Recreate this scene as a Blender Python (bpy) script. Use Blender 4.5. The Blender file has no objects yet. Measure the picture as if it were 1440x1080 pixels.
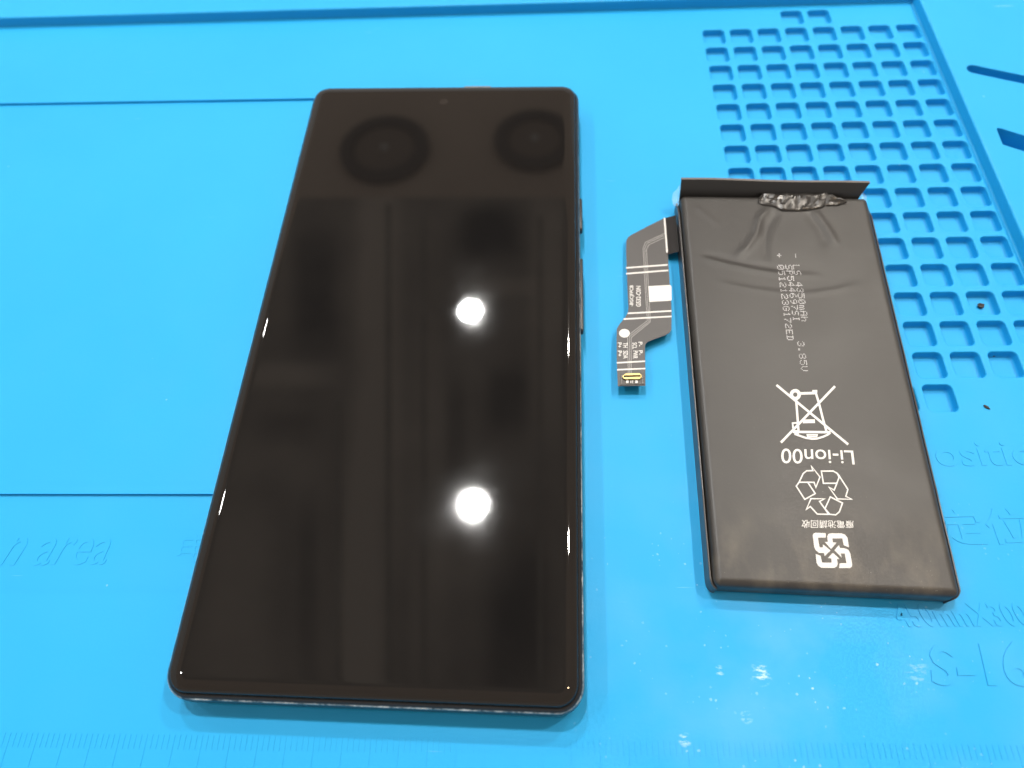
import bpy, bmesh, math, random
from mathutils import Matrix, Vector, Euler, noise
random.seed(7)
S = 0.001                                   # everything below is written in millimetres
scene = bpy.context.scene
COL = scene.collection

# ------------------------------------------------------------------ camera
FOC = 985.903                               # focal length in pixels of the 1440 x 1080 photograph
CR = Euler((0.501094, 0.040145, 0.012261), 'XYZ')
CP = Vector((20.289, -113.968, 136.288))    # mm, mat surface is z = 0
CM = CR.to_matrix()
cam_d = bpy.data.cameras.new('camera')
cam = bpy.data.objects.new('camera', cam_d); COL.objects.link(cam)
cam.location = CP * S; cam.rotation_euler = CR
cam_d.sensor_width = 36; cam_d.lens = FOC / 1440 * 36
cam_d.clip_start = 0.005; cam_d.clip_end = 50
cam_d.dof.use_dof = True; cam_d.dof.focus_distance = 0.142; cam_d.dof.aperture_fstop = 14.0
scene.camera = cam

# ------------------------------------------------------------------ ambient light of the shop, exposure
w = bpy.data.worlds.new('World'); scene.world = w; w.use_nodes = True
bg = w.node_tree.nodes['Background']
bg.inputs[0].default_value = (1.0, 0.93, 0.86, 1); bg.inputs[1].default_value = 0.60
LAMP_POWER = 1980.0
CEIL = 1700.0
vs = scene.view_settings
vs.view_transform = 'Standard'; vs.look = 'None'; vs.gamma = 1; vs.exposure = 0.0
vs.use_curve_mapping = False
cy = scene.cycles
cy.use_denoising = True
cy.sample_clamp_indirect = 4.0
cy.caustics_reflective = False; cy.caustics_refractive = False
cy.max_bounces = 8

# ------------------------------------------------------------------ helpers
def unproj(u, v, z=0.0):
    """photo pixel -> point (mm) on the horizontal plane at height z"""
    d = CM @ Vector(((u - 720) / FOC, -(v - 540) / FOC, -1.0))
    t = (z - CP.z) / d.z
    return CP + d * t
def mirror_pt(u, v, H, zs=8.7):
    """point at height H that the phone glass mirrors towards the camera at pixel (u, v)"""
    h = unproj(u, v, zs); d = (h - CP); d.z = -d.z
    return h + d * ((H - zs) / d.z)

class Frm:
    def __init__(s, x, y, a): s.x, s.y, s.c, s.s, s.a = x, y, math.cos(a), math.sin(a), a
    def loc(s, p):
        dx, dy = p[0] - s.x, p[1] - s.y
        return Vector((s.c * dx + s.s * dy, -s.s * dx + s.c * dy, p[2]))

def mesh_obj(name, verts, faces, mat, parent=None, smooth=False, sharp=None):
    me = bpy.data.meshes.new(name)
    me.from_pydata([(v[0] * S, v[1] * S, v[2] * S) for v in verts], [], faces)
    bm = bmesh.new(); bm.from_mesh(me)
    bmesh.ops.recalc_face_normals(bm, faces=bm.faces)
    bm.to_mesh(me); bm.free()
    if smooth:
        me.polygons.foreach_set('use_smooth', [True] * len(me.polygons))
        if sharp is not None: me.set_sharp_from_angle(angle=math.radians(sharp))
    me.materials.append(mat)
    o = bpy.data.objects.new(name, me); COL.objects.link(o)
    if parent is not None: o.parent = parent
    return o
def sheet_obj(name, verts, faces, mat, parent=None, smooth=False):
    """open sheet: faces turned upward"""
    o = mesh_obj(name, verts, faces, mat, parent, smooth)
    me = o.data
    if sum(p.normal.z * p.area for p in me.polygons) < 0: me.flip_normals()
    return o
def thing(name, label, cat, loc=(0, 0, 0), rz=0.0, group=None):
    o = bpy.data.objects.new(name, None); COL.objects.link(o); o.empty_display_size = 0.01
    o.location = Vector(loc) * S; o.rotation_euler = (0, 0, rz)
    o['label'] = label; o['category'] = cat
    if group: o['group'] = group
    return o
def tag(o, label, cat, group=None):
    o['label'] = label; o['category'] = cat
    if group: o['group'] = group
    return o
def rrect(hw, hl, r, n=10):
    """rounded rectangle, counter-clockwise"""
    pts = []
    for cx, cyy, a0 in ((hw - r, hl - r, 0), (-hw + r, hl - r, 90), (-hw + r, -hl + r, 180), (hw - r, -hl + r, 270)):
        for k in range(n + 1):
            a = math.radians(a0 + 90 * k / n)
            pts.append((cx + r * math.cos(a), cyy + r * math.sin(a)))
    return pts
def loft(rings, cap0=True, cap1=True):
    n = len(rings[0]); V = [p for r in rings for p in r]; F = []
    for i in range(len(rings) - 1):
        for k in range(n):
            a, b = i * n + k, i * n + (k + 1) % n
            F.append((a, b, b + n, a + n))
    if cap0: F.append(tuple(range(n))[::-1])
    if cap1: F.append(tuple(range((len(rings) - 1) * n, len(rings) * n)))
    return V, F
def rr_loft(hw, hl, r, prof, n=10, cap0=True, cap1=True):
    rings = []
    for ins, z in prof:
        rings.append([(x, y, z) for x, y in rrect(hw - ins, hl - ins, max(r - ins, 0.15), n)])
    return loft(rings, cap0, cap1)
def boxv(x0, x1, y0, y1, z0, z1):
    V = [(x, y, z) for z in (z0, z1) for x, y in ((x0, y0), (x1, y0), (x1, y1), (x0, y1))]
    F = [(3, 2, 1, 0), (4, 5, 6, 7), (0, 1, 5, 4), (1, 2, 6, 5), (2, 3, 7, 6), (3, 0, 4, 7)]
    return V, F
def curve_plate(polys, z0, z1):
    """flat plate with holes (first polygon outer), returned as verts, faces in mm"""
    cu = bpy.data.curves.new('tmp', 'CURVE'); cu.dimensions = '2D'; cu.fill_mode = 'BOTH'
    cu.extrude = (z1 - z0) / 2
    for pl in polys:
        sp = cu.splines.new('POLY'); sp.points.add(len(pl) - 1)
        for p, q in zip(sp.points, pl): p.co = (q[0], q[1], 0, 1)
        sp.use_cyclic_u = True
    return eval_curve(cu, (z0 + z1) / 2)
def eval_curve(cu, dz=0.0):
    o = bpy.data.objects.new('tmp', cu); COL.objects.link(o)
    dg = bpy.context.evaluated_depsgraph_get()
    me = bpy.data.meshes.new_from_object(o.evaluated_get(dg))
    V = [(v.co.x, v.co.y, v.co.z + dz) for v in me.vertices]; F = [tuple(p.vertices) for p in me.polygons]
    bpy.data.objects.remove(o); bpy.data.curves.remove(cu); bpy.data.meshes.remove(me)
    return V, F
def text_mesh(s, extrude=0.0, bevel=0.0, offset=0.0, spacing=1.0, shear=0.0):
    cu = bpy.data.curves.new('tmp', 'FONT'); cu.body = s; cu.size = 1.0
    cu.extrude = extrude; cu.bevel_depth = bevel; cu.offset = offset
    cu.space_character = spacing; cu.shear = shear; cu.resolution_u = 4; cu.fill_mode = 'FRONT' if not extrude else 'BOTH'
    return eval_curve(cu)
def quad_map(V, quad, fn, box=None):
    """fit text verts into a pixel quad (bl, br, tr, tl of the text itself); fn(u, v, h) -> point"""
    xs = [v[0] for v in V]; ys = [v[1] for v in V]
    x0, x1, y0, y1 = (min(xs), max(xs), min(ys), max(ys)) if box is None else box
    out = []
    for v in V:
        a, b = (v[0] - x0) / (x1 - x0), (v[1] - y0) / (y1 - y0)
        bl, br, tr, tl = quad
        u = (1 - b) * ((1 - a) * bl[0] + a * br[0]) + b * ((1 - a) * tl[0] + a * tr[0])
        w_ = (1 - b) * ((1 - a) * bl[1] + a * br[1]) + b * ((1 - a) * tl[1] + a * tr[1])
        out.append(fn(u, w_, v[2]))
    return out
def ribbon(pts, wd, closed=False):
    """mitred strip round a polyline of 2-D points"""
    P = [Vector((p[0], p[1])) for p in pts]
    if closed and (P[0] - P[-1]).length < 1e-6: P = P[:-1]
    n = len(P); L, Rr = [], []
    for i in range(n):
        d0 = (P[i] - P[i - 1]) if (i > 0 or closed) else None
        d1 = (P[(i + 1) % n] - P[i]) if (i < n - 1 or closed) else None
        d0 = d0.normalized() if d0 is not None else None; d1 = d1.normalized() if d1 is not None else None
        if d0 is None: t = d1; m = 1
        elif d1 is None: t = d0; m = 1
        else:
            t = (d0 + d1)
            t = d1 if t.length < 1e-4 else t.normalized()
            m = min(1 / max(0.2, abs(t.dot(d1))), 2.2)
        nn = Vector((-t.y, t.x)) * wd / 2 * m
        L.append(P[i] + nn); Rr.append(P[i] - nn)
    V = L + Rr; F = []
    for i in range(n if closed else n - 1):
        j = (i + 1) % n
        F.append((n + i, n + j, j, i))
    return [(v.x, v.y) for v in V], F
class Acc:
    def __init__(s): s.V, s.F = [], []
    def add(s, V, F):
        b = len(s.V); s.V += list(V); s.F += [tuple(i + b for i in f) for f in F]

# ------------------------------------------------------------------ materials
def new_mat(name):
    m = bpy.data.materials.new(name); m.use_nodes = True
    return m, m.node_tree.nodes, m.node_tree.links, m.node_tree.nodes['Principled BSDF']
def simple(name, col, rough, metal=0.0, spec=None, bump=None, var=None, coat=0.0):
    m, N, L, b = new_mat(name)
    b.inputs['Base Color'].default_value = (*col, 1); b.inputs['Roughness'].default_value = rough
    b.inputs['Metallic'].default_value = metal; b.inputs['Coat Weight'].default_value = coat
    if spec is not None: b.inputs['Specular IOR Level'].default_value = spec
    g = N.new('ShaderNodeNewGeometry')
    if var:
        t = N.new('ShaderNodeTexNoise'); t.inputs['Scale'].default_value = var[0]; t.inputs['Detail'].default_value = 5
        L.new(g.outputs['Position'], t.inputs['Vector'])
        mx = N.new('ShaderNodeMix'); mx.data_type = 'RGBA'
        mx.inputs[6].default_value = (*[c * (1 - var[1]) for c in col], 1); mx.inputs[7].default_value = (*[c * (1 + var[1]) for c in col], 1)
        L.new(t.outputs['Fac'], mx.inputs[0]); L.new(mx.outputs[2], b.inputs['Base Color'])
    if bump:
        t = N.new('ShaderNodeTexNoise'); t.inputs['Scale'].default_value = bump[0]; t.inputs['Detail'].default_value = 3
        L.new(g.outputs['Position'], t.inputs['Vector'])
        bp = N.new('ShaderNodeBump'); bp.inputs['Strength'].default_value = bump[1]; bp.inputs['Distance'].default_value = bump[2]
        L.new(t.outputs['Fac'], bp.inputs['Height']); L.new(bp.outputs['Normal'], b.inputs['Normal'])
    return m
def math_n(N, L, op, a, b=None, clamp=False):
    n = N.new('ShaderNodeMath'); n.operation = op; n.use_clamp = clamp
    for i, x in enumerate((a, b)):
        if x is None: continue
        if isinstance(x, (int, float)): n.inputs[i].default_value = x
        else: L.new(x, n.inputs[i])
    return n.outputs[0]
def ramp01(N, L, x, a, b):
    n = N.new('ShaderNodeMapRange'); n.inputs[1].default_value = a; n.inputs[2].default_value = b
    n.inputs[3].default_value = 0; n.inputs[4].default_value = 1
    L.new(x, n.inputs[0]); return n.outputs[0]
def noise_n(N, L, pos, scale, detail=3, rough=0.5):
    t = N.new('ShaderNodeTexNoise'); t.inputs['Scale'].default_value = scale; t.inputs['Detail'].default_value = detail
    t.inputs['Roughness'].default_value = rough
    L.new(pos, t.inputs['Vector']); return t.outputs['Fac']
def mixc(N, L, f, a, b):
    mx = N.new('ShaderNodeMix'); mx.data_type = 'RGBA'
    for i, x in ((0, f), (6, a), (7, b)):
        if isinstance(x, tuple): mx.inputs[i].default_value = (*x, 1)
        elif isinstance(x, (int, float)): mx.inputs[i].default_value = x
        else: L.new(x, mx.inputs[i])
    return mx.outputs[2]

def make_silicone():
    m, N, L, b = new_mat('blue_silicone')
    g = N.new('ShaderNodeNewGeometry'); pos = g.outputs['Position']
    base = mixc(N, L, ramp01(N, L, noise_n(N, L, pos, 18, 4), 0.3, 0.7), (0.009, 0.300, 0.62), (0.012, 0.316, 0.645))
    # pale scuffs, dust and painted glints: specks, thick in worn corner by size printing
    vd = N.new('ShaderNodeVectorMath'); vd.operation = 'DISTANCE'
    L.new(pos, vd.inputs[0]); vd.inputs[1].default_value = (0.068, -0.099, 0)
    near = ramp01(N, L, vd.outputs['Value'], 0.055, 0.008)
    vo = N.new('ShaderNodeTexVoronoi'); vo.inputs['Scale'].default_value = 1000; L.new(pos, vo.inputs['Vector'])
    sp = N.new('ShaderNodeSeparateColor'); L.new(vo.outputs['Color'], sp.inputs[0])
    warp = noise_n(N, L, pos, 2500, 2)
    dist = math_n(N, L, 'ADD', vo.outputs['Distance'], math_n(N, L, 'MULTIPLY', math_n(N, L, 'SUBTRACT', warp, 0.5), 0.5))
    thr = math_n(N, L, 'MULTIPLY', sp.outputs[1], 0.27)
    dot = ramp01(N, L, math_n(N, L, 'SUBTRACT', thr, dist), 0.0, 0.06)
    pat = ramp01(N, L, noise_n(N, L, pos, 110, 3), 0.46, 0.62)
    many = math_n(N, L, 'MULTIPLY', math_n(N, L, 'GREATER_THAN', sp.outputs[0], 0.55), math_n(N, L, 'MULTIPLY', near, pat))
    few = math_n(N, L, 'MULTIPLY', math_n(N, L, 'GREATER_THAN', sp.outputs[0], 0.9975), 0.5)
    fac = math_n(N, L, 'MULTIPLY', dot, math_n(N, L, 'MAXIMUM', many, few), True)
    # hair-thin scratches
    mp = N.new('ShaderNodeMapping'); mp.inputs['Rotation'].default_value = (0, 0, 0.9); mp.inputs['Scale'].default_value = (60, 900, 1)
    L.new(pos, mp.inputs['Vector'])
    scr = ramp01(N, L, noise_n(N, L, mp.outputs[0], 1.0, 2), 0.73, 0.80)
    scr = math_n(N, L, 'MULTIPLY', scr, ramp01(N, L, noise_n(N, L, pos, 30, 2), 0.5, 0.62))
    fac2 = math_n(N, L, 'MAXIMUM', math_n(N, L, 'MULTIPLY', fac, 0.42), math_n(N, L, 'MULTIPLY', scr, 0.25))
    for (u, v, rad) in ((1070, 948, 2.2), (1012, 943, 1.0), (963, 1040, 1.3), (1050, 1008, 1.2), (1290, 945, 2.6)):
        pm = unproj(u, v, 0); d2 = N.new('ShaderNodeVectorMath'); d2.operation = 'DISTANCE'
        L.new(pos, d2.inputs[0]); d2.inputs[1].default_value = (pm.x * S, pm.y * S, 0)
        mp2 = N.new('ShaderNodeMapping'); mp2.inputs['Rotation'].default_value = (0, 0, -0.4); mp2.inputs['Scale'].default_value = (500, 1300, 1); L.new(pos, mp2.inputs['Vector'])
        mk = math_n(N, L, 'MULTIPLY', ramp01(N, L, d2.outputs['Value'], rad * S, rad * S * 0.3), ramp01(N, L, noise_n(N, L, mp2.outputs[0], 1.0, 4, 0.65), 0.50, 0.62))
        fac2 = math_n(N, L, 'MAXIMUM', fac2, math_n(N, L, 'MULTIPLY', mk, 0.75 if rad < 2.5 else 0.22))
    sheen_tint = math_n(N, L, 'MULTIPLY', near, math_n(N, L, 'MULTIPLY', ramp01(N, L, noise_n(N, L, pos, 60, 4), 0.42, 0.75), 0.12))  # soft sheen of the mat painted in as a paler tint
    c1 = mixc(N, L, sheen_tint, base, (0.45, 0.62, 0.8))
    L.new(mixc(N, L, fac2, c1, (0.62, 0.78, 0.88)), b.inputs['Base Color'])
    L.new(math_n(N, L, 'ADD', 0.42, math_n(N, L, 'MULTIPLY', noise_n(N, L, pos, 90, 4), 0.2)), b.inputs['Roughness'])
    b.inputs['Specular IOR Level'].default_value = 0.25
    bp = N.new('ShaderNodeBump'); bp.inputs['Strength'].default_value = 0.35; bp.inputs['Distance'].default_value = 0.00004
    hh = math_n(N, L, 'ADD', noise_n(N, L, pos, 1600, 4, 0.6), math_n(N, L, 'MULTIPLY', noise_n(N, L, pos, 160, 2), 2.0))
    L.new(hh, bp.inputs['Height']); L.new(bp.outputs['Normal'], b.inputs['Normal'])
    return m
M_MAT = make_silicone()

def make_glass():
    m, N, L, b = new_mat('black_screen_glass')
    g = N.new('ShaderNodeNewGeometry'); pos = g.outputs['Position']
    b.inputs['Base Color'].default_value = (0.0062, 0.0057, 0.0055, 1)
    sm = ramp01(N, L, noise_n(N, L, pos, 45, 4), 0.45, 0.75)
    L.new(math_n(N, L, 'ADD', 0.018, math_n(N, L, 'MULTIPLY', sm, 0.030)), b.inputs['Roughness'])
    b.inputs['IOR'].default_value = 1.5
    return m
def make_frame():
    """black anodised metal, rubbed bright along the edge of the chamfer"""
    m, N, L, b = new_mat('black_anodised_metal')
    tc = N.new('ShaderNodeTexCoord'); pos = tc.outputs['Object']
    sx = N.new('ShaderNodeSeparateXYZ'); L.new(pos, sx.inputs[0])
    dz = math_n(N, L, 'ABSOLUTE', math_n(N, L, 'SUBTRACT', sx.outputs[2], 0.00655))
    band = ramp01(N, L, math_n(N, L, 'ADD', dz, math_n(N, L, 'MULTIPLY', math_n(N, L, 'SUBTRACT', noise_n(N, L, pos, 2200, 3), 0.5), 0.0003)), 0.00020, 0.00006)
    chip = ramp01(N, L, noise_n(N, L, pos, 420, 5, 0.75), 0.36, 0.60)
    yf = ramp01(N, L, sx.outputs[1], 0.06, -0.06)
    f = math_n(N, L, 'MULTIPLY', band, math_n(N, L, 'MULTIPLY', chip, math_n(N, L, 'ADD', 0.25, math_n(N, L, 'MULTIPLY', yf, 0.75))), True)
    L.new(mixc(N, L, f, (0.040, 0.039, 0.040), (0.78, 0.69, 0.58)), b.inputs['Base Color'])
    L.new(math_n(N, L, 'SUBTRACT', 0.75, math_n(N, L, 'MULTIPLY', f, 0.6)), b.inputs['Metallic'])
    L.new(math_n(N, L, 'ADD', 0.28, math_n(N, L, 'MULTIPLY', noise_n(N, L, pos, 900, 3), 0.16)), b.inputs['Roughness'])
    return m
M_GLASS = make_glass(); M_FRAME = make_frame()
M_DISP = simple('display_black', (0.0050, 0.0045, 0.0043), 0.02)
M_RUB = simple('black_gasket', (0.02, 0.02, 0.02), 0.85, spec=0.1)
M_LENS = simple('camera_lens', (0.014, 0.012, 0.011), 0.12)
M_GRILL = simple('earpiece_mesh', (0.20, 0.18, 0.155), 0.4, 0.4, var=(900, 0.8))

def make_pouch():
    m, N, L, b = new_mat('matt_black_battery_film')
    tc = N.new('ShaderNodeTexCoord'); pos = tc.outputs['Object']
    base = mixc(N, L, ramp01(N, L, noise_n(N, L, pos, 60, 5), 0.3, 0.7), (0.027, 0.0252, 0.0234), (0.034, 0.0318, 0.0296))
    sx = N.new('ShaderNodeSeparateXYZ'); L.new(pos, sx.inputs[0])
    mp = N.new('ShaderNodeMapping'); mp.inputs['Scale'].default_value = (160, 90, 60); L.new(pos, mp.inputs['Vector'])
    smear_sheen = math_n(N, L, 'MULTIPLY', ramp01(N, L, noise_n(N, L, mp.outputs[0], 1.0, 5, 0.6), 0.45, 0.75), ramp01(N, L, sx.outputs[1], -0.030, -0.044))
    base = mixc(N, L, math_n(N, L, 'MULTIPLY', smear_sheen, 0.36), base, (0.20, 0.17, 0.13))  # brown smears, strengthened to paint in the sheen at the foot
    # fine pale scratches near the foot
    fl = math_n(N, L, 'MULTIPLY', ramp01(N, L, noise_n(N, L, pos, 2600, 2), 0.70, 0.76), ramp01(N, L, noise_n(N, L, pos, 120, 2), 0.52, 0.66))
    base = mixc(N, L, math_n(N, L, 'MULTIPLY', fl, math_n(N, L, 'MULTIPLY', ramp01(N, L, sx.outputs[1], 0.0, -0.04), 0.5)), base, (0.35, 0.33, 0.30))
    b.inputs['Specular IOR Level'].default_value = 0.34
    L.new(base, b.inputs['Base Color'])
    L.new(math_n(N, L, 'ADD', 0.33, math_n(N, L, 'MULTIPLY', noise_n(N, L, pos, 70, 4), 0.14)), b.inputs['Roughness'])
    bp = N.new('ShaderNodeBump'); bp.inputs['Strength'].default_value = 0.4; bp.inputs['Distance'].default_value = 0.00003
    L.new(noise_n(N, L, pos, 1800, 3), bp.inputs['Height']); L.new(bp.outputs['Normal'], b.inputs['Normal'])
    return m
M_POUCH = make_pouch()
M_FOLD = simple('folded_edge_film', (0.055, 0.05, 0.048), 0.32, var=(300, 0.3))
M_FLAP = simple('black_wrap_tape', (0.016, 0.015, 0.0145), 0.32, bump=(500, 0.3, 0.0001))
M_FOIL = simple('crumpled_grey_film', (0.036, 0.034, 0.032), 0.28, 0.4, bump=(300, 0.2, 0.0002))
M_INK = simple('white_ink', (0.62, 0.61, 0.59), 0.55, var=(1300, 0.16))
M_DOT = simple('grey_jet_ink', (0.46, 0.455, 0.46), 0.6)
M_FLEX = simple('black_flex_circuit', (0.050, 0.047, 0.046), 0.38, var=(200, 0.12))
M_FLEXT = simple('flex_tab_gloss', (0.012, 0.012, 0.013), 0.22)
M_TRACE = simple('flex_trace', (0.33, 0.32, 0.31), 0.35)
M_GOLD = simple('gold_contact', (0.95, 0.72, 0.30), 0.25, 1.0)
M_STIFF = simple('connector_body', (0.04, 0.035, 0.03), 0.4)
M_CRUMB = simple('dark_crumb', (0.03, 0.026, 0.024), 0.7)
def make_film():
    m, N, L, b = new_mat('clear_film')
    b.inputs['Base Color'].default_value = (0.75, 0.85, 0.95, 1); b.inputs['Roughness'].default_value = 0.12
    b.inputs['Alpha'].default_value = 0.16
    return m
M_FILM = make_film()

# ------------------------------------------------------------------ what hangs above (seen only as reflections in the glass)
M_CEIL = simple('brown_ceiling', (0.90, 0.74, 0.62), 0.9, var=(3, 0.15))
M_PANEL = simple('grey_ceiling_board', (0.46, 0.45, 0.45), 0.8, var=(5, 0.45))
M_DARK = simple('dark_ceiling_panel', (0.12, 0.125, 0.14), 0.8, var=(6, 0.5))
M_SLAT = simple('grey_reflection_slat', (0.50, 0.47, 0.43), 0.8, var=(7, 0.5))
M_TRIM = simple('white_lamp_trim', (0.8, 0.8, 0.8), 0.4)
def make_emit(name, col, s):
    m, N, L, b = new_mat(name)
    b.inputs['Base Color'].default_value = (0.8, 0.8, 0.8, 1)
    b.inputs['Emission Color'].default_value = (*col, 1); b.inputs['Emission Strength'].default_value = s
    return m
M_EMIT = make_emit('lamp_diffuser', (1.0, 0.985, 0.96), LAMP_POWER)
M_EMITW = make_emit('warm_lamp_diffuser', (1.0, 0.93, 0.83), LAMP_POWER)
M_EMITO = make_emit('orange_lamp_diffuser', (1.0, 0.72, 0.42), LAMP_POWER * 0.22)
M_EMITD = make_emit('dim_lamp_diffuser', (1.0, 0.985, 0.96), LAMP_POWER * 0.36)

V, F = boxv(-2200, 2200, -1500, 2600, CEIL + 30, CEIL + 60)
ceiling = mesh_obj('ceiling', V, F, M_CEIL); ceiling['kind'] = 'structure'
NCR = [0]
def ceil_rect(name, u0, u1, v0, v1, mat, drop=25):
    NCR[0] += 1; drop += 0.23 * NCR[0]        # no two undersides in one plane
    P = [mirror_pt(u, v, CEIL) for u, v in ((u0, v0), (u1, v0), (u1, v1), (u0, v1))]
    V = [(p.x, p.y, CEIL + 29) for p in P] + [(p.x, p.y, CEIL + 29 - drop) for p in P]
    return mesh_obj(name, V, [(0, 1, 2, 3), (7, 6, 5, 4), (0, 4, 5, 1), (1, 5, 6, 2), (2, 6, 7, 3), (3, 7, 4, 0)], mat, ceiling)
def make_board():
    m, N, L, b = new_mat('reflection_patches')  # painted patches stand in for the clutter mirrored in the screen
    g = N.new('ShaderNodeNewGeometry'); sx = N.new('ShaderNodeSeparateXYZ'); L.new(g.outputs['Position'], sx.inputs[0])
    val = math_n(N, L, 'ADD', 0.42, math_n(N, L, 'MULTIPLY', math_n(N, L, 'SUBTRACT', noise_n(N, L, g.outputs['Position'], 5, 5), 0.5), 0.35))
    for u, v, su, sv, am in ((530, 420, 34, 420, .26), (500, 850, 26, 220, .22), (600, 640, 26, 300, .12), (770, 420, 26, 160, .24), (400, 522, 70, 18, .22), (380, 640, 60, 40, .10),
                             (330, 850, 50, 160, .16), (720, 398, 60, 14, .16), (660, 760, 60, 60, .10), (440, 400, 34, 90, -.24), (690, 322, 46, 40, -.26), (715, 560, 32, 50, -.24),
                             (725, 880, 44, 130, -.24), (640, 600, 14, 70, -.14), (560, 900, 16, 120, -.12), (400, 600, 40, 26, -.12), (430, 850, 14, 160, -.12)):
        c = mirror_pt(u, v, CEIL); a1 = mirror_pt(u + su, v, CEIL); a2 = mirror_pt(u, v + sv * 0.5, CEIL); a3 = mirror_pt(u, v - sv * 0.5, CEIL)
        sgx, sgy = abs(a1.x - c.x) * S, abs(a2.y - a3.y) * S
        sl = (a2.x - a3.x) / (a2.y - a3.y)        # patches slant to stand upright in the screen's reflection
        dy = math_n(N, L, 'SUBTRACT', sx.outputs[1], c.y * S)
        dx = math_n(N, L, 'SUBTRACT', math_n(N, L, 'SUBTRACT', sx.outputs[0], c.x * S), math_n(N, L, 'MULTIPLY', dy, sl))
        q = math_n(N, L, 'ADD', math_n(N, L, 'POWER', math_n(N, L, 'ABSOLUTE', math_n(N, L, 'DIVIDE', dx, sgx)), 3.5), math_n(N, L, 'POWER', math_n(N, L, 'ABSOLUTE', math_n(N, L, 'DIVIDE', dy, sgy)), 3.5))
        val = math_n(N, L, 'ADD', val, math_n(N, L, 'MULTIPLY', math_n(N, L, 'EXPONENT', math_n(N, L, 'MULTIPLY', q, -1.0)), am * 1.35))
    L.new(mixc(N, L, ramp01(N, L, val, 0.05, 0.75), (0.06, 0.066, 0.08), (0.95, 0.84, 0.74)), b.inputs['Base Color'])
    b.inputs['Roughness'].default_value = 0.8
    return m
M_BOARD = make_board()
ceil_rect('reflection_board', 60, 1050, 272, 1300, M_BOARD, 8)  # added board, there only for the screen to mirror
for r in ((541, 548, 282, 1000), (592, 597, 300, 1000), (470, 476, 560, 1000), (757, 762, 300, 1000)):  # added slats, slanted to read as upright streaks in the screen
    ceil_rect('reflection_slat', *r, M_SLAT, 14)

def disc_prof(prof, n=40):
    rings = [[(r * math.cos(2 * math.pi * k / n), r * math.sin(2 * math.pi * k / n), z) for k in range(n)] for r, z in prof]
    return loft(rings)
def ceiling_lamp(x, y, mat, label, r=29):
    t = thing('ceiling_lamp', label, 'lamp', (x, y, CEIL - 24), 0, 'round downlights above the bench')
    V, F = disc_prof([(r + 14, 56), (r + 14, 6), (r + 10, 2), (r + 1, 0), (r + 1, 12)]); F = F[:-1]
    mesh_obj('trim_ring', V, F, M_TRIM, t, True, 30)
    V, F = disc_prof([(r, 14), (r, 5)]); mesh_obj('diffuser', V, F, mat, t)
    return t
a = mirror_pt(661, 437, CEIL - 20); b_ = mirror_pt(667, 709, CEIL - 20)
ceiling_lamp(a.x, a.y, M_EMIT, 'lit round white ceiling lamp, farther of the pair mirrored in the phone')
ceiling_lamp(b_.x, b_.y, M_EMIT, 'lit round white ceiling lamp mirrored largest in the dark phone screen')
ceiling_lamp(-1150, 560, M_EMITD, 'lit round ceiling lamp over the blank left side of the mat')
ceiling_lamp(-1150, 1180, M_EMITD, 'lit round ceiling lamp beyond the blank left side of the mat')
ceiling_lamp(-1150, -40, M_EMITD, 'lit dim round ceiling lamp over the near left corner of the mat')
ceiling_lamp(820, -220, M_EMITO, 'lit orange round ceiling lamp over the near right corner of the mat')
ceiling_lamp(820, 420, M_EMITW, 'lit warm round ceiling lamp over the battery side of the mat')
ceiling_lamp(820, 1080, M_EMITW, 'lit warm round ceiling lamp beyond the parts pockets')
M_CUP = simple('dark_fixture', (0.20, 0.17, 0.16), 0.5); M_CUPI = simple('fixture_dish', (0.42, 0.34, 0.29), 0.6)
for (u, v, rr, lb) in ((540, 205, 165, 'unlit dark round ceiling fixture with brown dish, mirrored whole in the phone'),
                       (752, 192, 150, 'unlit dark round ceiling fixture mirrored at the phone corner')):
    p = mirror_pt(u, v, CEIL)
    t = thing('round_fixture', lb, 'light fixture', (p.x, p.y, CEIL), 0, 'unlit round fixtures on the ceiling')
    V, F = disc_prof([(rr, 30), (rr, 4), (rr - 12, 0), (rr - 45, 0), (rr - 50, 12)]); F = F[:-1]
    mesh_obj('rim', V, F, M_CUP, t, True, 30)
    V, F = disc_prof([(rr - 48, 24), (rr - 48, 14), (rr - 70, 8)]); mesh_obj('dish', V, F, M_CUPI, t, True, 30)
    V, F = disc_prof([(14, 10), (14, 3)]); mesh_obj('knob', V, F, M_TRIM, t)

# ------------------------------------------------------------------ bench top under the mat
V, F = boxv(-420, 380, -330, 300, -40, -6.2)
bench = mesh_obj('bench_top', V, F, simple('grey_bench', (0.25, 0.25, 0.26), 0.5, var=(20, 0.2))); bench['kind'] = 'structure'

# ------------------------------------------------------------------ repair mat
mat = thing('repair_mat', 'bright blue silicone repair mat with parts pockets and raised rim under everything', 'mat')
PITCH, GX, GY = 8.13662, 67.952, 89.768       # cell right / back edges at GX + c*PITCH, GY - r*PITCH
CW, CH, CRAD, LIP = 6.25, 6.35, 1.15, 0.28
cells = [(c, r) for r in range(1, 16) for c in range(1, 9)] + [(4, 0), (5, 0), (4, 16), (5, 16)]
cent = [(GX + c * PITCH - CW / 2, GY - r * PITCH - CH / 2) for c, r in cells]
XL, XR0, XR1, YB0, YB1, YF = -265.0, 134.1, 134.1, 93.8, 91.9, -175.0
outer = [(XL, YF), (XR0, YF), (XR1, YB1), (XL, YB0)]
holes = [[(x + cx, y + cy_) for x, y in rrect(CW / 2 + LIP, CH / 2 + LIP, CRAD + LIP, 6)] for cx, cy_ in cent]
recA = [(-240, -64.0), (-22, -64.6), (-24, 55.6), (-240, 58.4)]
recB = [(-240, -84.6), (-22, -85.2), (-22, -64.6), (-240, -64.0)]
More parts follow.
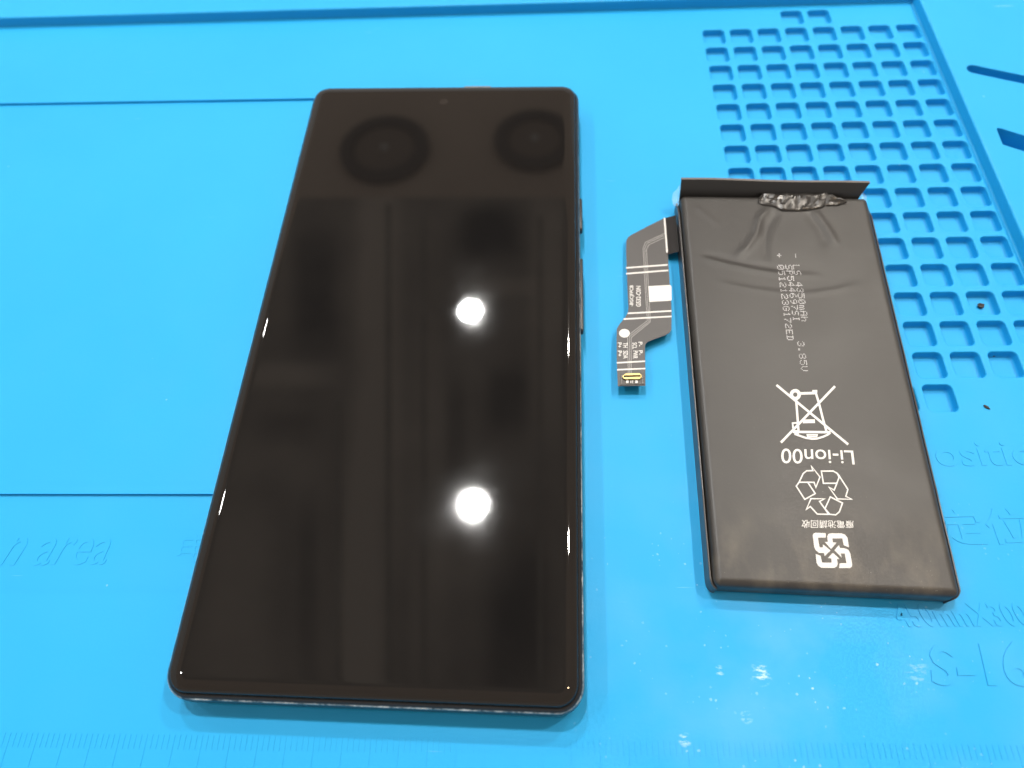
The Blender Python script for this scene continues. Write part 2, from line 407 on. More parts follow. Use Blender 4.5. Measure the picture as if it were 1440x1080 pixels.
rec = [(-240, -84.6), (-22, -85.2), (-24, 55.6), (-240, 58.4)]
V, F = curve_plate([outer] + holes + [rec], -2.3, 0.0)
mesh_obj('work_surface', V, F, M_MAT, mat)
# stepped recess on the left
def slab(name, poly, z0, z1):
    n = len(poly); V = [(x, y, z1) for x, y in poly] + [(x, y, z0) for x, y in poly]
    F = [tuple(range(n)), tuple(range(2 * n - 1, n - 1, -1))] + [(i, n + i, n + (i + 1) % n, (i + 1) % n) for i in range(n)]
    return mesh_obj(name, V, F, M_MAT, mat)
slab('recess_floor', recA, -3.0, -0.7)
slab('recess_floor', recB, -3.0, -1.45)
slab('base', [(XL, YF), (190, YF), (190, 135), (XL, 135)], -6.0, -2.05)
# pockets
prof = [(LIP, -0.001), (LIP * 0.8, -0.012), (LIP * 0.45, -0.07), (LIP * 0.15, -0.2), (0, -0.4), (-0.06, -1.3), (-0.16, -1.65), (-0.4, -1.88), (-0.75, -1.97), (-1.2, -2.0)]
rings = [[(x, y, z) for x, y in rrect(CW / 2 + o, CH / 2 + o, max(CRAD + o, 0.2), 6)] for o, z in prof]
V, F = loft(rings, False, True)
pk = sheet_obj('pocket', V, F, M_MAT, mat, True)
for i, (cx, cy_) in enumerate(cent):
    o = pk if i == 0 else pk.copy()
    if i: COL.objects.link(o); o.parent = mat
    o.location = (cx * S, cy_ * S, 0)
# raised rim: wall strip + top sheet with tool slots
RH = 3.1
wp = [(-0.5, 0.004), (-0.2, 0.03), (0.0, 0.14), (0.1, 0.4), (0.25, 2.6), (0.36, 2.9), (0.55, 3.06), (0.9, RH)]
V, F = [], []
for o, z in wp:
    V += [(XL, YB0 + o, z), (XR1 + o, YB1 + o, z), (XR0 + o, YF, z)]
for i in range(len(wp) - 1):
    for k in range(2): F.append((3 * i + k, 3 * i + k + 1, 3 * i + k + 4, 3 * i + k + 3))
ro = mesh_obj('rim_wall', V, F, M_MAT, mat, True, 50)
o1 = 0.9
def slot(ax, ay, bx, by, hw, sq=1.0):
    d = Vector((bx - ax, by - ay)).normalized(); n = Vector((-d.y, d.x)); pts = []
    for k in range(9):
        t = math.pi / 2 + math.pi * k / 8
        pts.append((ax + d.x * math.cos(t) * hw * sq + n.x * math.sin(t) * hw, ay + d.y * math.cos(t) * hw * sq + n.y * math.sin(t) * hw))
    return pts + [(bx - n.x * hw, by - n.y * hw), (bx + n.x * hw, by + n.y * hw)]
slots = [slot(140.5, 57.0, 180, 41.0, 1.75), [(139.4, 33.2), (139.8, 33.9), (140.6, 33.7), (180, 11.2), (180, 4.4), (140.0, 27.3), (139.2, 27.9)]]
V, F = curve_plate([[(XL, YB0 + o1), (XR1 + o1, YB1 + o1), (XR0 + o1, YF), (190, YF), (190, 135), (XL, 135)]] + slots, -2.2, RH)
mesh_obj('rim', V, F, M_MAT, mat)
slab('slot_floor', [(136, 52), (186, 30), (186, 45), (136, 64)], -2.1, -1.4)
slab('slot_floor', [(137, 22), (186, 0), (186, 20), (137, 40)], -2.1, -1.8)
# raised lettering and ruler
def fm(z):
    return lambda u, v, h: (lambda p: (p.x, p.y, z + h))(unproj(u, v, z))
def raised(name, s, quad, z, ex=0.10, **k):
    V, F = text_mesh(s, extrude=0.5, bevel=0.0, **k)
    # bevelled relief: narrow top outline on a wide foot
    V2 = quad_map([(x, y, 0) for x, y, zz in V], quad, fm(z))
    zz = [v[2] for v in V]
    V3 = [(p[0], p[1], z + (ex if h > 0 else -0.05)) for p, h in zip(V2, zz)]
    return mesh_obj(name, V3, F, M_MAT, mat)
raised('raised_lettering', 'S-160', [(1310, 964), (1500, 966), (1472, 902), (1306, 905)], 0, 0.16, offset=0.026)
raised('raised_lettering', '450mmX300mm', [(1268, 882), (1506, 880), (1488, 846), (1250, 850)], 0, 0.12, offset=0.018)
raised('raised_lettering', 'positioning', [(1292, 668), (1572, 664), (1552, 618), (1280, 622)], 0, 0.10, offset=0.012)
raised('raised_lettering', '定位区', [(1326, 768), (1530, 764), (1505, 712), (1312, 716)], 0, 0.10, offset=0.012)
raised('raised_lettering', 'n area', [(-4, 796), (148, 794), (158, 756), (16, 756)], -1.45, 0.09, shear=0.25)
raised('raised_lettering', '电', [(246, 790), (298, 790), (300, 750), (258, 750)], -1.45, 0.07)
A = Acc()
for k in range(-120, 131):
    x = float(k); big = k % 5 == 0
    y1, y0 = -109.6 , -111.9 - (6.0 if k % 5 == 0 else 0)
    V, F = boxv(x - 0.11, x + 0.11, y0, y1, -0.05, 0.07); A.add(V, F)
rl = mesh_obj('ruler_marks', A.V, A.F, M_MAT, mat); rl['kind'] = 'stuff'

# ------------------------------------------------------------------ smartphone
PW, PL = 73.2, 155.6
PF = Frm(-7.30, -27.62, -0.0267625)
ph = thing('smartphone', 'black smartphone with its screen off, mirroring round lamps, worn frame edge', 'phone', (PF.x, PF.y, 0), PF.a)
hw, hl, cr = PW / 2, PL / 2, 4.9
V, F = rr_loft(hw, hl, cr, [(2.6, 0.02), (1.4, 0.12), (0.6, 0.6), (0.18, 1.5), (0.02, 2.8), (0, 4.4), (0.03, 5.6), (0.10, 6.3), (0.20, 6.5), (0.34, 6.68), (0.55, 6.95), (0.80, 7.22), (0.90, 7.26), (0.94, 7.1), (0.96, 6.4)], 14)
mesh_obj('frame', V, F, M_FRAME, ph, True, 50)
V, F = rr_loft(hw, hl, cr, [(0.98, 6.5), (0.98, 7.32), (1.1, 7.36), (1.14, 6.9)], 14, False, False)
mesh_obj('gasket', V, F, M_RUB, ph, True, 40)
gp = [(1.16, 6.6), (1.16, 7.70), (1.19, 7.86), (1.26, 8.0), (1.38, 8.1), (1.54, 8.18)]
for k in range(0, 13):                       # gently domed border of the cover glass
    t = k / 12
    gp.append((1.70 + 2.2 * t, 8.235 + 0.465 * (1 - (1 - t) ** 2)))
gp += [(4.6, 8.70), (5.4, 8.70)]
V, F = rr_loft(hw, hl, cr, gp, 14)
mesh_obj('screen_glass', V, F, M_GLASS, ph, True, 70)
# camera and earpiece (local coordinates from the photograph)
def on_phone(u, v, z): return PF.loc(unproj(u, v, z))
p = on_phone(624, 143, 8.7)
V, F = disc_prof([(1.15, 8.70), (1.15, 8.712), (1.0, 8.714)], 28)
mesh_obj('front_camera', [(x + p.x, y + p.y, z) for x, y, z in V], F, M_LENS, ph)
V, F = rr_loft(3.6, 0.2, 0.19, [(0, 7.0), (0, 7.95)], 6)
p = on_phone(672, 122.5, 7.4)
mesh_obj('earpiece', [(x + p.x, y + hl - 1.02, z) for x, y, z in V], F, M_GRILL, ph)
for nm, v0, v1 in (('power_button', 281, 327), ('volume_button', 365, 469)):
    y1 = on_phone(818, v0, 4.5).y; y0 = on_phone(819, v1, 4.5).y
    l = (y1 - y0) / 2
    V, F = rr_loft(1.1, l, 1.0, [(0, -0.6), (0, 0.35), (0.12, 0.55), (0.4, 0.62)], 6)
    mesh_obj(nm, [(hw + z, (y0 + y1) / 2 + y, 4.4 + x) for x, y, z in V], F, M_FRAME, ph, True, 40)

# ------------------------------------------------------------------ battery
BF = Frm(75.1, -37.8, math.radians(-2.45))
bt = thing('battery', 'flat black phone battery pack with white recycling symbols and a flex cable tail', 'battery', (BF.x, BF.y, 0), BF.a)
BW, BL, BT = 22.1, 47.6, 5.4
def taper(P): return [(x + 0.85 * (y + BL) / (2 * BL) * (x + BW) / (2 * BW) + 0.62 * (BL - y) / (2 * BL) * (BW - x) / (2 * BW), y, z) for x, y, z in P]   # the pack swells a little towards its terminals
def bpx(u, v, z=BT): return BF.loc(unproj(u, v, z))
def crease_pts(L): return [bpx(860 + x / 3.1775, 230 + y / 3.1775) for x, y in L]
CREASE = [  # (polyline, height, width)
    (crease_pts([(700, 190), (655, 245), (640, 310), (600, 375), (545, 425)]), 0.26, 0.75),
    (crease_pts([(735, 215), (690, 280), (675, 370), (690, 440)]), -0.12, 0.9),
    (crease_pts([(400, 420), (500, 448), (640, 478), (780, 500), (940, 503)]), 0.20, 0.65),
    (crease_pts([(400, 400), (500, 425), (640, 455), (780, 475)]), -0.12, 0.8),
    (crease_pts([(470, 530), (600, 560), (750, 580), (880, 582), (1010, 562), (1115, 538)]), 0.15, 0.6),
    (crease_pts([(890, 205), (950, 285), (1000, 372)]), 0.16, 0.8),
    (crease_pts([(860, 215), (915, 290), (950, 380)]), -0.10, 1.0),
    (crease_pts([(370, 190), (490, 285)]), 0.08, 0.7),
    (crease_pts([(1010, 560), (1110, 520), (1150, 420)]), 0.05, 1.2),
]
def seg_d(px, py, a, b):
    dx, dy = b.x - a.x, b.y - a.y
    t = max(0, min(1, ((px - a.x) * dx + (py - a.y) * dy) / (dx * dx + dy * dy)))
    return math.hypot(px - a.x - t * dx, py - a.y - t * dy), t
def hw_at(y):
    d = BL - abs(y); rc = 1.5
    return BW - (rc - math.sqrt(max(0, rc * rc - (rc - d) ** 2)) if d < rc else 0)
def bat_h(x, y):
    z = BT
    d = min(hw_at(y) - abs(x), BL - abs(y)); r = 1.5
    if d < r: z -= 1.35 * (1 - math.sqrt(max(0, 1 - ((r - max(d, 0)) / r) ** 2)))
    z += 0.05 * noise.noise((x * 0.09, y * 0.09, 3.1)) + 0.012 * noise.noise((x * 0.4, y * 0.4, 9.0))
    if y > 8:
        for pl, h, s in CREASE:
            best, tt = 1e9, 0
            n = len(pl) - 1
            for i in range(n):
                dd, t = seg_d(x, y, pl[i], pl[i + 1])
                if dd < best: best, tt = dd, (i + t) / n
            if best < 4 * s:
                fade = min(1, tt / 0.15 + 0.15, (1 - tt) / 0.2 + 0.05)
                z += 1.05 * h * fade * math.exp(-(best / s) ** 2)
    return z
ss = sorted(set([-1 + 2 * k / 80 for k in range(81)] + [s * (1 - e) for s in (-1, 1) for e in (0.002, 0.006, 0.012, 0.02, 0.035, 0.045, 0.06, 0.085)]))
ys = sorted(set([-BL + 2 * BL * k / 150 for k in range(151)] + [s * (BL - e) for s in (-1, 1) for e in (0.03, 0.1, 0.2, 0.35, 0.5, 0.8, 1.0, 1.5, 1.7, 2.1)]))
V, F = [], []
nx = len(ss)
for y in ys:
    h_ = hw_at(y)
    for s_ in ss: V.append((s_ * h_, y, bat_h(s_ * h_, y)))
for j in range(len(ys) - 1):
    for i in range(nx - 1): F.append((j * nx + i, j * nx + i + 1, (j + 1) * nx + i + 1, (j + 1) * nx + i))
loop = [i for i in range(nx)] + [j * nx + nx - 1 for j in range(1, len(ys))] + [(len(ys) - 1) * nx + i for i in range(nx - 2, -1, -1)] + [j * nx for j in range(len(ys) - 2, 0, -1)]
prev = loop
for z, k in ((2.6, 1.003), (1.2, 1.0), (0.35, 0.99), (0.03, 0.965)):
    cur = []
    for i in loop: cur.append(len(V)); V.append((V[i][0] * k, V[i][1] * (1 - (1 - k) * 0.5), z))
    for q in range(len(loop)):
        F.append((prev[q], prev[(q + 1) % len(loop)], cur[(q + 1) % len(loop)], cur[q]))
    prev = cur
F.append(tuple(prev))
mesh_obj('pouch', taper(V), F, M_POUCH, bt, True, 60)
# folded side seams, curling round the foot corners
for sgn in (-1, 1):
    path = [(sgn * (BW + 0.42), BL - 0.6 - k * (2 * BL - 2.6) / 40) for k in range(41)]
    ox = sgn * (BW + 0.42); yb = path[-1][1]
    for k in range(1, 9):
        t = math.pi / 2 * k / 8
        path.append((ox - sgn * 1.3 * (1 - math.cos(t)), yb - 2.0 * math.sin(t)))
    rings = []
    for i, (x, y) in enumerate(path):
        a0 = path[max(i - 1, 0)]; a1 = path[min(i + 1, len(path) - 1)]
        d = Vector((a1[0] - a0[0], a1[1] - a0[1])).normalized(); n = Vector((d.y, -d.x)) * (-sgn)   # outward
        n = -n if n.x * sgn < -0.2 else n
        top = 4.25 - (1.3 * max(0, 2 - i) / 2) + 0.12 * noise.noise((y * 0.15, sgn * 5.0, 0)) - (1.2 * max(0, i - 42) / 7)
        th = 0.16
        rings.append([(x + n.x * th, y + n.y * th, 0.06), (x + n.x * th, y + n.y * th, top - 0.08), (x + n.x * th * 0.4, y + n.y * th * 0.4, top),
                      (x - n.x * th * 0.6, y - n.y * th * 0.6, top), (x - n.x * th, y - n.y * th, top - 0.1), (x - n.x * th, y - n.y * th, 0.06)])
    V, F = loft(rings)
    mesh_obj('side_fold', taper(V), F, M_FOLD, bt, True, 40)
# standing flap of wrap tape at the terminal end
x0, x1 = bpx(957, 270, 6).x, bpx(1207, 270, 6).x
V = []; NF = 36
prof = [(0.0, 3.0), (0.15, 4.6), (0.55, 6.0), (1.2, 7.4), (2.1, 8.7)]
for s_ in range(NF + 1):
    q = s_ / NF
    for (dy, z) in prof:
        f = (z - 3.0) / 5.7
        x = x0 + (x1 - x0) * q + (2.2 * f * f * q) - 0.2 * f
        wv = 0.10 * math.sin(q * 9) * f
        V.append((x, BL - 0.55 + dy + wv, z - 0.35 * f * q + 0.1 * math.sin(q * 5 + 1) * f))
    for (dy, z) in reversed(prof):
        f = (z - 3.0) / 5.7
        x = x0 + (x1 - x0) * q + (2.2 * f * f * q) - 0.2 * f
        wv = 0.10 * math.sin(q * 9) * f
        V.append((x, BL - 0.55 + dy + wv + 0.55, z - 0.35 * f * q + 0.1 * math.sin(q * 5 + 1) * f - 0.12))
np_ = len(prof) * 2
rings = [V[i * np_:(i + 1) * np_] for i in range(NF + 1)]
V, F = loft(rings)
mesh_obj('top_flap', V, F, M_FLAP, bt, True, 40)
# cut edge of the flap, coloured paler to carry the light on it
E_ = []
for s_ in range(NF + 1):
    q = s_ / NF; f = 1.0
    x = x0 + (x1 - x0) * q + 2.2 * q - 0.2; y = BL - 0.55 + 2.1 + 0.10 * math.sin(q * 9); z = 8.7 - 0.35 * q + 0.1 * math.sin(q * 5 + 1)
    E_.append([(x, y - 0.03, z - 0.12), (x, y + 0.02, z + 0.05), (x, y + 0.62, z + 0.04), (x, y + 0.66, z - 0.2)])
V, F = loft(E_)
mesh_obj('lit_flap_edge', V, F, simple('lit_cut_edge', (0.10, 0.088, 0.08), 0.5, var=(400, 0.3)), bt)
# back terrace under the flap (welded seam with protection board)
V, F = rr_loft(BW - 0.8, 1.9, 0.6, [(0.2, 0.05), (0, 0.4), (0, 3.3), (0.3, 3.7)], 5)
mesh_obj('terminal_board', [(x, y + BL + 1.2, z) for x, y, z in V], F, M_FLAP, bt, True, 40)
# crumpled film at the flap's foot
def lerp_poly(pl, q):
    x0_, x1_ = pl[0][0], pl[-1][0]; x = x0_ + (x1_ - x0_) * q
    for a_, b2 in zip(pl, pl[1:]):
        if a_[0] <= x <= b2[0]: return x, a_[1] + (b2[1] - a_[1]) * (x - a_[0]) / (b2[0] - a_[0] + 1e-9)
    return pl[-1]
lo = [(60, 218), (110, 240), (250, 258), (330, 302), (480, 308), (640, 300), (820, 270), (850, 243), (1000, 242), (1105, 212)]
hi = [(55, 170), (120, 90), (250, 120), (380, 112), (560, 118), (700, 122), (760, 125), (870, 108), (980, 155), (1110, 206)]
V, F = [], []; NU, NV = 34, 6
for i in range(NU + 1):
    q = i / NU; a_, b2 = lerp_poly(lo, q), lerp_poly(hi, q)
    for j in range(NV + 1):
        t = j / NV
        u, v = 1060 + (a_[0] + (b2[0] - a_[0]) * t) / 8.47, 260 + (a_[1] + (b2[1] - a_[1]) * t) / 8.47
        p = bpx(u, v, BT + 0.3)
        c = 1 - abs(noise.noise((p.x * 0.75, p.y * 1.5, 1.0))) * 2
        z = 0.10 + 0.30 * max(0, c) * min(1, t * 4 + 0.2) + 0.17 * noise.noise((p.x * 0.8, p.y * 1.5, 4.0)) + 0.5 * t * t
        V.append((p.x, p.y, max(bat_h(p.x, min(p.y, BL - 2)) + 0.04, BT + z)))
for i in range(NU):
    for j in range(NV):
        a_ = i * (NV + 1) + j; F += [(a_, a_ + 1, a_ + NV + 2), (a_, a_ + NV + 2, a_ + NV + 1)]
o = sheet_obj('crumpled_film', V, F, M_FOIL, bt, True)
o.data.set_sharp_from_angle(angle=math.radians(16))
md = o.modifiers.new('thickness', 'SOLIDIFY'); md.thickness = 0.00004
# bits of clear film at both ends of the flap
for pl in ([(957, 257), (952, 266), (947, 268), (945, 280), (948, 290), (955, 286), (957, 272)], [(1212, 268), (1219, 276), (1221, 284), (1216, 286), (1208, 280), (1206, 272)]):
    P = [bpx(u, v, 5.0) for u, v in pl]
    n = len(P); V = [(p_.x, p_.y, 4.6 + 0.4 * math.sin(i * 2.1)) for i, p_ in enumerate(P)]
    c = Vector((sum(p_.x for p_ in P) / n, sum(p_.y for p_ in P) / n, 5.6)); V.append(tuple(c))
    o = mesh_obj('film_scrap', V, [(i, (i + 1) % n, n) for i in range(n)], M_FILM, bt, True)

# ---- printing on the battery (thin ink, follows the film)
INK = 0.025
def on_bat(u, v, h=0.0):
    p = bpx(u, v); return (p.x, p.y, bat_h(p.x, p.y) + INK + h)
def crop(L, ox, oy, s): return [(ox + x / s, oy + y / s) for x, y in L]
def strokes(lst, ox, oy, s):
    A = Acc()
    for i, (pl, wd, closed) in enumerate(lst):
        V, F = ribbon(crop(pl, ox, oy, s), wd / s, closed)
        A.add([on_bat(u, v, 0.004 * i) for u, v in V], F)
    return A
def circ(cx, cy_, r, n=24): return [(cx + r * math.cos(2 * math.pi * k / n), cy_ + r * math.sin(2 * math.pi * k / n)) for k in range(n)]
A = strokes([
    ([(230, 82), (955, 685)], 23, False), ([(822, 95), (275, 665)], 24, False),
    ([(428, 225), (436, 330), (452, 545)], 22, False), ([(628, 165), (660, 270), (700, 430), (735, 552)], 22, False),
    ([(468, 168), (625, 164)], 26, False), ([(592, 148), (642, 148)], 30, False),
    (circ(420, 180, 40), 34, True), ([(395, 558), (775, 562)], 24, False),
    ([(412, 578), (470, 600), (530, 620), (590, 628), (640, 626), (700, 608), (745, 588), (775, 566)], 20, False),
    ([(540, 588), (640, 588), (636, 606), (545, 606)], 14, True), ([(392, 470), (440, 466), (440, 512), (396, 516)], 16, True),
    ([(495, 452), (618, 450)], 38, False), ([(430, 540), (432, 585)], 44, False)], 1060, 530, 7.2)
sheet_obj('bin_symbol', A.V, A.F, M_INK, bt)
A = strokes([
    ([(365, 92), (438, 185), (404, 272), (388, 230), (262, 229), (297, 155), (325, 133), (379, 131)], 11, True),
    ([(262, 229), (238, 262), (310, 374), (398, 325), (336, 231)], 11, False),
    ([(450, 135), (550, 135), (585, 155), (600, 188), (580, 238), (467, 238)], 11, True),
    ([(590, 160), (674, 290), (656, 348), (706, 373), (585, 370), (514, 272), (558, 296), (598, 192)], 11, False),
    ([(525, 353), (628, 405), (602, 478), (572, 504), (520, 500), (480, 452)], 11, True),
    ([(518, 500), (415, 498), (356, 434), (322, 460), (362, 368), (476, 370), (434, 391), (508, 494)], 11, False)], 1080, 640, 6.0)
sheet_obj('recycling_triangle', A.V, A.F, M_INK, bt)
A = Acc()
for pl in ([(555, 358), (385, 350), (350, 362), (335, 400), (360, 590), (385, 645), (440, 688), (525, 692), (535, 745), (632, 650), (508, 548), (505, 600), (450, 600), (420, 432), (552, 432)],
           [(945, 595), (922, 440), (880, 382), (820, 362), (640, 360), (600, 372), (578, 410), (590, 505), (540, 508), (645, 625), (735, 517), (672, 512), (665, 445), (835, 445), (858, 560)],
           [(780, 945), (960, 945), (990, 925), (1000, 890), (968, 700), (932, 636), (870, 612), (795, 610), (775, 560), (702, 645), (825, 770), (805, 700), (875, 700), (905, 865), (790, 868)],
           [(385, 710), (400, 860), (430, 910), (480, 940), (690, 945), (740, 920), (755, 880), (745, 792), (785, 790), (675, 690), (590, 775), (650, 785), (655, 855), (490, 855), (465, 740)]):
    P = crop(pl, 1115, 720, 12.0)
    V, F = curve_plate([[(u, v) for u, v in P]], -0.01, 0.01)
    ids = sorted({i for f in F for i in f if len(f)})
    V = [on_bat(v[0], v[1], v[2]) for v in V]; A.add(V, F)
sheet_obj('four_arrow_symbol', A.V, A.F, M_INK, bt)
def printed(name, s, quad, m=M_INK, fn=on_bat, parent=bt, **k):
    V, F = text_mesh(s, **k)
    return sheet_obj(name, quad_map(V, quad, lambda u, v, h: fn(u, v, 0)), F, m, parent)
printed('printed_line', 'Li-ion00', [(1199.5, 633.5), (1098.5, 630.5), (1098.5, 651.5), (1202, 653.5)], offset=0.004)
printed('printed_line', '廢電池請回收', [(1200, 732.5), (1127.5, 731), (1127, 742.5), (1201, 743)], offset=0.004)

GLY = {'0': '01110 10001 10011 10101 11001 10001 01110', '1': '00100 01100 00100 00100 00100 00100 01110', '2': '01110 10001 00001 00110 01000 10000 11111',
       '3': '01110 10001 00001 00110 00001 10001 01110', '4': '00010 00110 01010 10010 11111 00010 00010', '5': '11111 10000 11110 00001 00001 10001 01110',
       '6': '00110 01000 10000 11110 10001 10001 01110', '7': '11111 00001 00010 00100 00100 01000 01000', '8': '01110 10001 10001 01110 10001 10001 01110',
       '9': '01110 10001 10001 01111 00001 00010 01100', 'L': '10000 10000 10000 10000 10000 10000 11111', 'S': '01111 10000 10000 01110 00001 00001 11110',
       'P': '11110 10001 10001 11110 10000 10000 10000', 'I': '01110 00100 00100 00100 00100 00100 01110', 'm': '00000 00000 11010 10101 10101 10101 10101',
       'A': '01110 10001 10001 11111 10001 10001 10001', 'h': '10000 10000 10110 11001 10001 10001 10001', 'V': '10001 10001 10001 10001 10001 01010 00100',
       'E': '11111 10000 10000 11110 10000 10000 11111', 'D': '11110 01001 01001 01001 01001 01001 11110', 'G': '01110 10001 10000 10111 10001 10001 01110',
       '.': '00000 00000 00000 00000 00000 01100 01100', '+': '00000 00100 00100 11111 00100 00100 00000', '-': '00000 00000 00000 11111 00000 00000 00000', ' ': '00000 ' * 7}
def dot_line(s, base0, base1, cap):
    """ink-jet dots; base0 -> base1 baseline in pixels, cap = cap height in pixels towards +u"""
    A = Acc(); n = len(s)
    for i, ch in enumerate(s):
        rows = GLY[ch].split()
        for r, row in enumerate(rows):
            for c, bit in enumerate(row):
                if bit != '1': continue
                # merge: one slightly irregular dot
                t = (i + (c + 0.5) / 6.2) / n; hgt = (6.5 - r) / 7 * cap
                u = base0[0] + (base1[0] - base0[0]) * t + hgt + random.uniform(-.10, .10)
                v = base0[1] + (base1[1] - base0[1]) * t + hgt * 0.02 + random.uniform(-.10, .10)
                rr = 0.72 + random.uniform(-.12, .1)
                A.add([on_bat(u + rr * math.cos(k * math.pi / 3), v + rr * 0.86 * math.sin(k * math.pi / 3), 0.003 * ((i + r + c) % 3)) for k in range(6)], [tuple(range(6))])
    o = sheet_obj('date_code_line', A.V, A.F, M_DOT, bt); return o
dot_line('LS 4350mAh', (1114.3, 372.5), (1127.3, 453.5), 10.0)
dot_line('3.85V', (1120.5, 480), (1126.5, 523.5), 10.2)
dot_line('SP544697SI', (1104, 372.5), (1115.5, 453), 9.6)
dot_line('0512123G172ED', (1092.5, 372.5), (1107, 480), 9.6)
dot_line('+', (1091, 356.5), (1091.6, 363.5), 9)
dot_line('-', (1114, 357), (1114.6, 364), 9)

# ------------------------------------------------------------------ flex cable of the battery
def fz(v): return 1.25 + max(0, (v - 307)) / 237 * 1.35
def fpx(u, v, h=0.0):
    z = fz(v); p = BF.loc(unproj(u, v, z)); return (p.x, p.y, z + h)
def fcrop(L): return [(850 + x / 4.0, 290 + y / 4.0) for x, y in L]
out = fcrop([(335, 68), (240, 115), (150, 163), (133, 175), (123, 195), (122, 260), (125, 350), (130, 480), (135, 560), (133, 595), (118, 625), (82, 668), (70, 690), (68, 760), (70, 880), (75, 1012),
             (230, 1010), (229, 900), (227, 800), (229, 780), (242, 764), (290, 745), (340, 727), (366, 712), (376, 695), (378, 600), (372, 500), (364, 380), (356, 275)])
# subdivide so that the sheet follows its gentle slope
V2, F2 = curve_plate([out], -0.5, 0.5)
V = [fpx(x, y, 0.07 if h > 0 else -0.07) for x, y, h in V2]
flex = mesh_obj('flex_cable', V, F2, M_FLEX, bt)
def fribbon(name, pls, wd, m, h=0.09, parent=flex):
    A = Acc()
    for i, pl in enumerate(pls):
        V, F = ribbon(fcrop(pl), wd / 4.0); A.add([fpx(u, v, h + 0.003 * i) for u, v in V], F)
    return sheet_obj(name, A.V, A.F, m, parent)
for pl in ([(121, 348), (355, 331)], [(122, 381), (358, 362)], [(131, 604), (376, 590)], [(107, 636), (377, 621)], [(69, 882), (228, 873)], [(71, 921), (230, 914)]):
    fribbon('stiffener_line', [pl], 8, M_INK)
fribbon('copper_trace', [[(335, 165), (240, 210), (226, 240), (240, 500), (250, 650), (140, 735), (143, 990)],
                         [(335, 178), (250, 218), (236, 245), (250, 500), (258, 652), (150, 740), (151, 990)],
                         [(336, 155), (230, 204), (217, 238), (231, 500), (241, 645), (130, 730), (134, 990)]], 2.4, M_TRACE, 0.082)
V, F = curve_plate([fcrop([(247, 452), (368, 445), (376, 452), (377, 528), (372, 533), (252, 540)])], -0.5, 0.5)
mesh_obj('white_label', [fpx(x, y, 0.14 if h > 0 else 0.06) for x, y, h in V], F, M_INK, flex)
V, F = curve_plate([fcrop([(112 + 30 * math.cos(k * math.pi / 14), 716 + 24 * math.sin(k * math.pi / 14)) for k in range(28)])], -0.5, 0.5)
mesh_obj('white_dot', [fpx(x, y, 0.11 if h > 0 else 0.06) for x, y, h in V], F, M_INK, flex)
def fprint(s, x0_, y0_, x1_, y1_, up=False):
    """small lettering turned a quarter: downward (tops to the right) or upward"""
    q = [(x1_ * 0 + x0_, y0_), (x0_, y1_), (x1_, y1_), (x1_, y0_)] if not up else [(x1_, y1_), (x1_, y0_), (x0_, y0_), (x0_, y1_)]
    V, F = text_mesh(s, offset=0.012)
    return sheet_obj('flex_lettering', quad_map([(v[0], v[1], 0) for v in V], fcrop(q), lambda u, v, h: fpx(u, v, 0.092)), F, M_INK, flex)
fprint('P-', 190, 764, 213, 790); fprint('P-', 192, 812, 214, 838)
fprint('SCL', 157, 768, 182, 804); fprint('PWR', 160, 814, 187, 858)
fprint('TH', 104, 768, 130, 796); fprint('SDA', 105, 814, 131, 858)
fprint('P+', 74, 768, 96, 796); fprint('P+', 74, 814, 97, 846)
fprint('GS32-C0N', 178, 450, 204, 566, True); fprint('-BGCJFPCB', 142, 446, 168, 564, True)
# connector: stiffener block, gold bars, small chips
def fblock(name, L, h0, h1, m, parent=flex):
    V, F = curve_plate([fcrop(L)], -0.5, 0.5)
    return mesh_obj(name, [fpx(x, y, h1 if h > 0 else h0) for x, y, h in V], F, m, parent)
con = fblock('connector', [(86, 944), (224, 940), (226, 1004), (88, 1008)], 0.06, 0.22, M_STIFF)
fblock('gold_bar', [(108, 955), (120, 948), (195, 946), (203, 953), (200, 957), (112, 959)], 0.22, 0.6, M_GOLD, con)
fblock('gold_bar', [(104, 970), (200, 967), (205, 972), (196, 978), (118, 980), (106, 977)], 0.22, 0.6, M_GOLD, con)
fblock('gold_bar', [(101, 960), (107, 958), (107, 974), (101, 972)], 0.22, 0.7, M_GOLD, con)
fblock('gold_bar', [(200, 956), (206, 957), (206, 971), (200, 969)], 0.22, 0.7, M_GOLD, con)
for x in (121, 146, 156, 172): fblock('solder_pad', [(x, 985), (x + (14 if x in (121, 172) else 4), 984), (x + (14 if x in (121, 172) else 4), 998), (x, 999)], 0.22, 0.34, M_INK, con)
for k in range(5):
    for x in (95, 213): fblock('pin', [(x, 956 + 9.5 * k), (x + 3, 956 + 9.5 * k), (x + 3, 960 + 9.5 * k), (x, 960 + 9.5 * k)], 0.22, 0.27, M_TRACE, con)
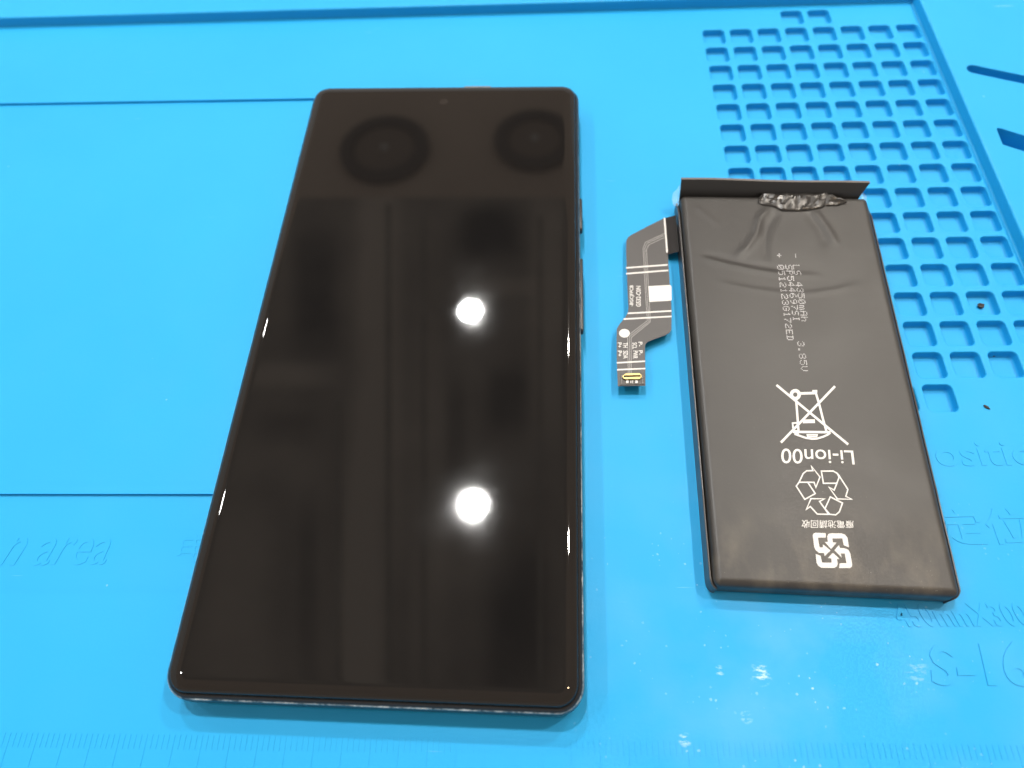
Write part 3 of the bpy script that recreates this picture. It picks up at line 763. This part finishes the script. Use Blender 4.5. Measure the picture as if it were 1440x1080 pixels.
# glossy tab that turns up from the cable to the battery flank
rings = []
e0, e1 = Vector(fpx(933.7, 307)), Vector(fpx(938.8, 358))
b0, b1 = Vector((-BW - 0.75, e0.y, 1.2)), Vector((-BW - 0.75, e1.y, 1.2))
for q in range(11):
    t = q / 10; z = 0.35 * math.sin(math.pi * t) + 1.2 * t * t
    rings.append([(e0.x + (b0.x - e0.x) * t, e0.y, e0.z + z), (e1.x + (b1.x - e1.x) * t, e1.y, e1.z + z),
                  (e1.x + (b1.x - e1.x) * t, e1.y, e1.z + z - 0.2), (e0.x + (b0.x - e0.x) * t, e0.y, e0.z + z - 0.2)])
V, F = loft(rings); tab = mesh_obj('flex_tab', V, F, M_FLEXT, bt, True, 40)
fribbon('fold_line', [[(337, 68), (341, 120), (352, 262)]], 9, M_INK, 0.12)

# ------------------------------------------------------------------ crumbs of dirt
def crumb(u, v, z, r, label, stretch=1.0, rot=0.0):
    p = unproj(u, v, z)
    bm = bmesh.new(); bmesh.ops.create_icosphere(bm, subdivisions=2, radius=1.0)
    V = []
    for vv in bm.verts:
        k = 1 + 0.45 * noise.noise(vv.co * 1.7 + Vector((u, v, 0)))
        x, y, zz = vv.co.x * r * k * stretch, vv.co.y * r * k, (vv.co.z * 0.6 + 0.55) * r * k
        V.append((x * math.cos(rot) - y * math.sin(rot), x * math.sin(rot) + y * math.cos(rot), max(zz, 0)))
    F = [tuple(q.index for q in f.verts) for f in bm.faces]; bm.free()
    o = mesh_obj('crumb', V, F, M_CRUMB); o.location = (p.x * S, p.y * S, z * S)
    tag(o, label, 'crumb', 'dark crumbs of dirt on the mat'); return o
crumb(1378, 431, -2.0, 0.75, 'dark brown crumb of dirt lying inside a parts pocket', 1.0)
crumb(1387, 573, 0, 0.30, 'thin dark splinter lying on flat blue mat beside pockets', 2.3, -0.7)
crumb(1397, 500, -1.9, 0.42, 'dark crumb stuck under the back wall of a pocket', 1.3, 0.3)
crumb(1424, 190, -1.8, 0.7, 'dark lump standing in for a hole in the wide tool slot', 1.0)  # dark lump added in place of a hole in this slot
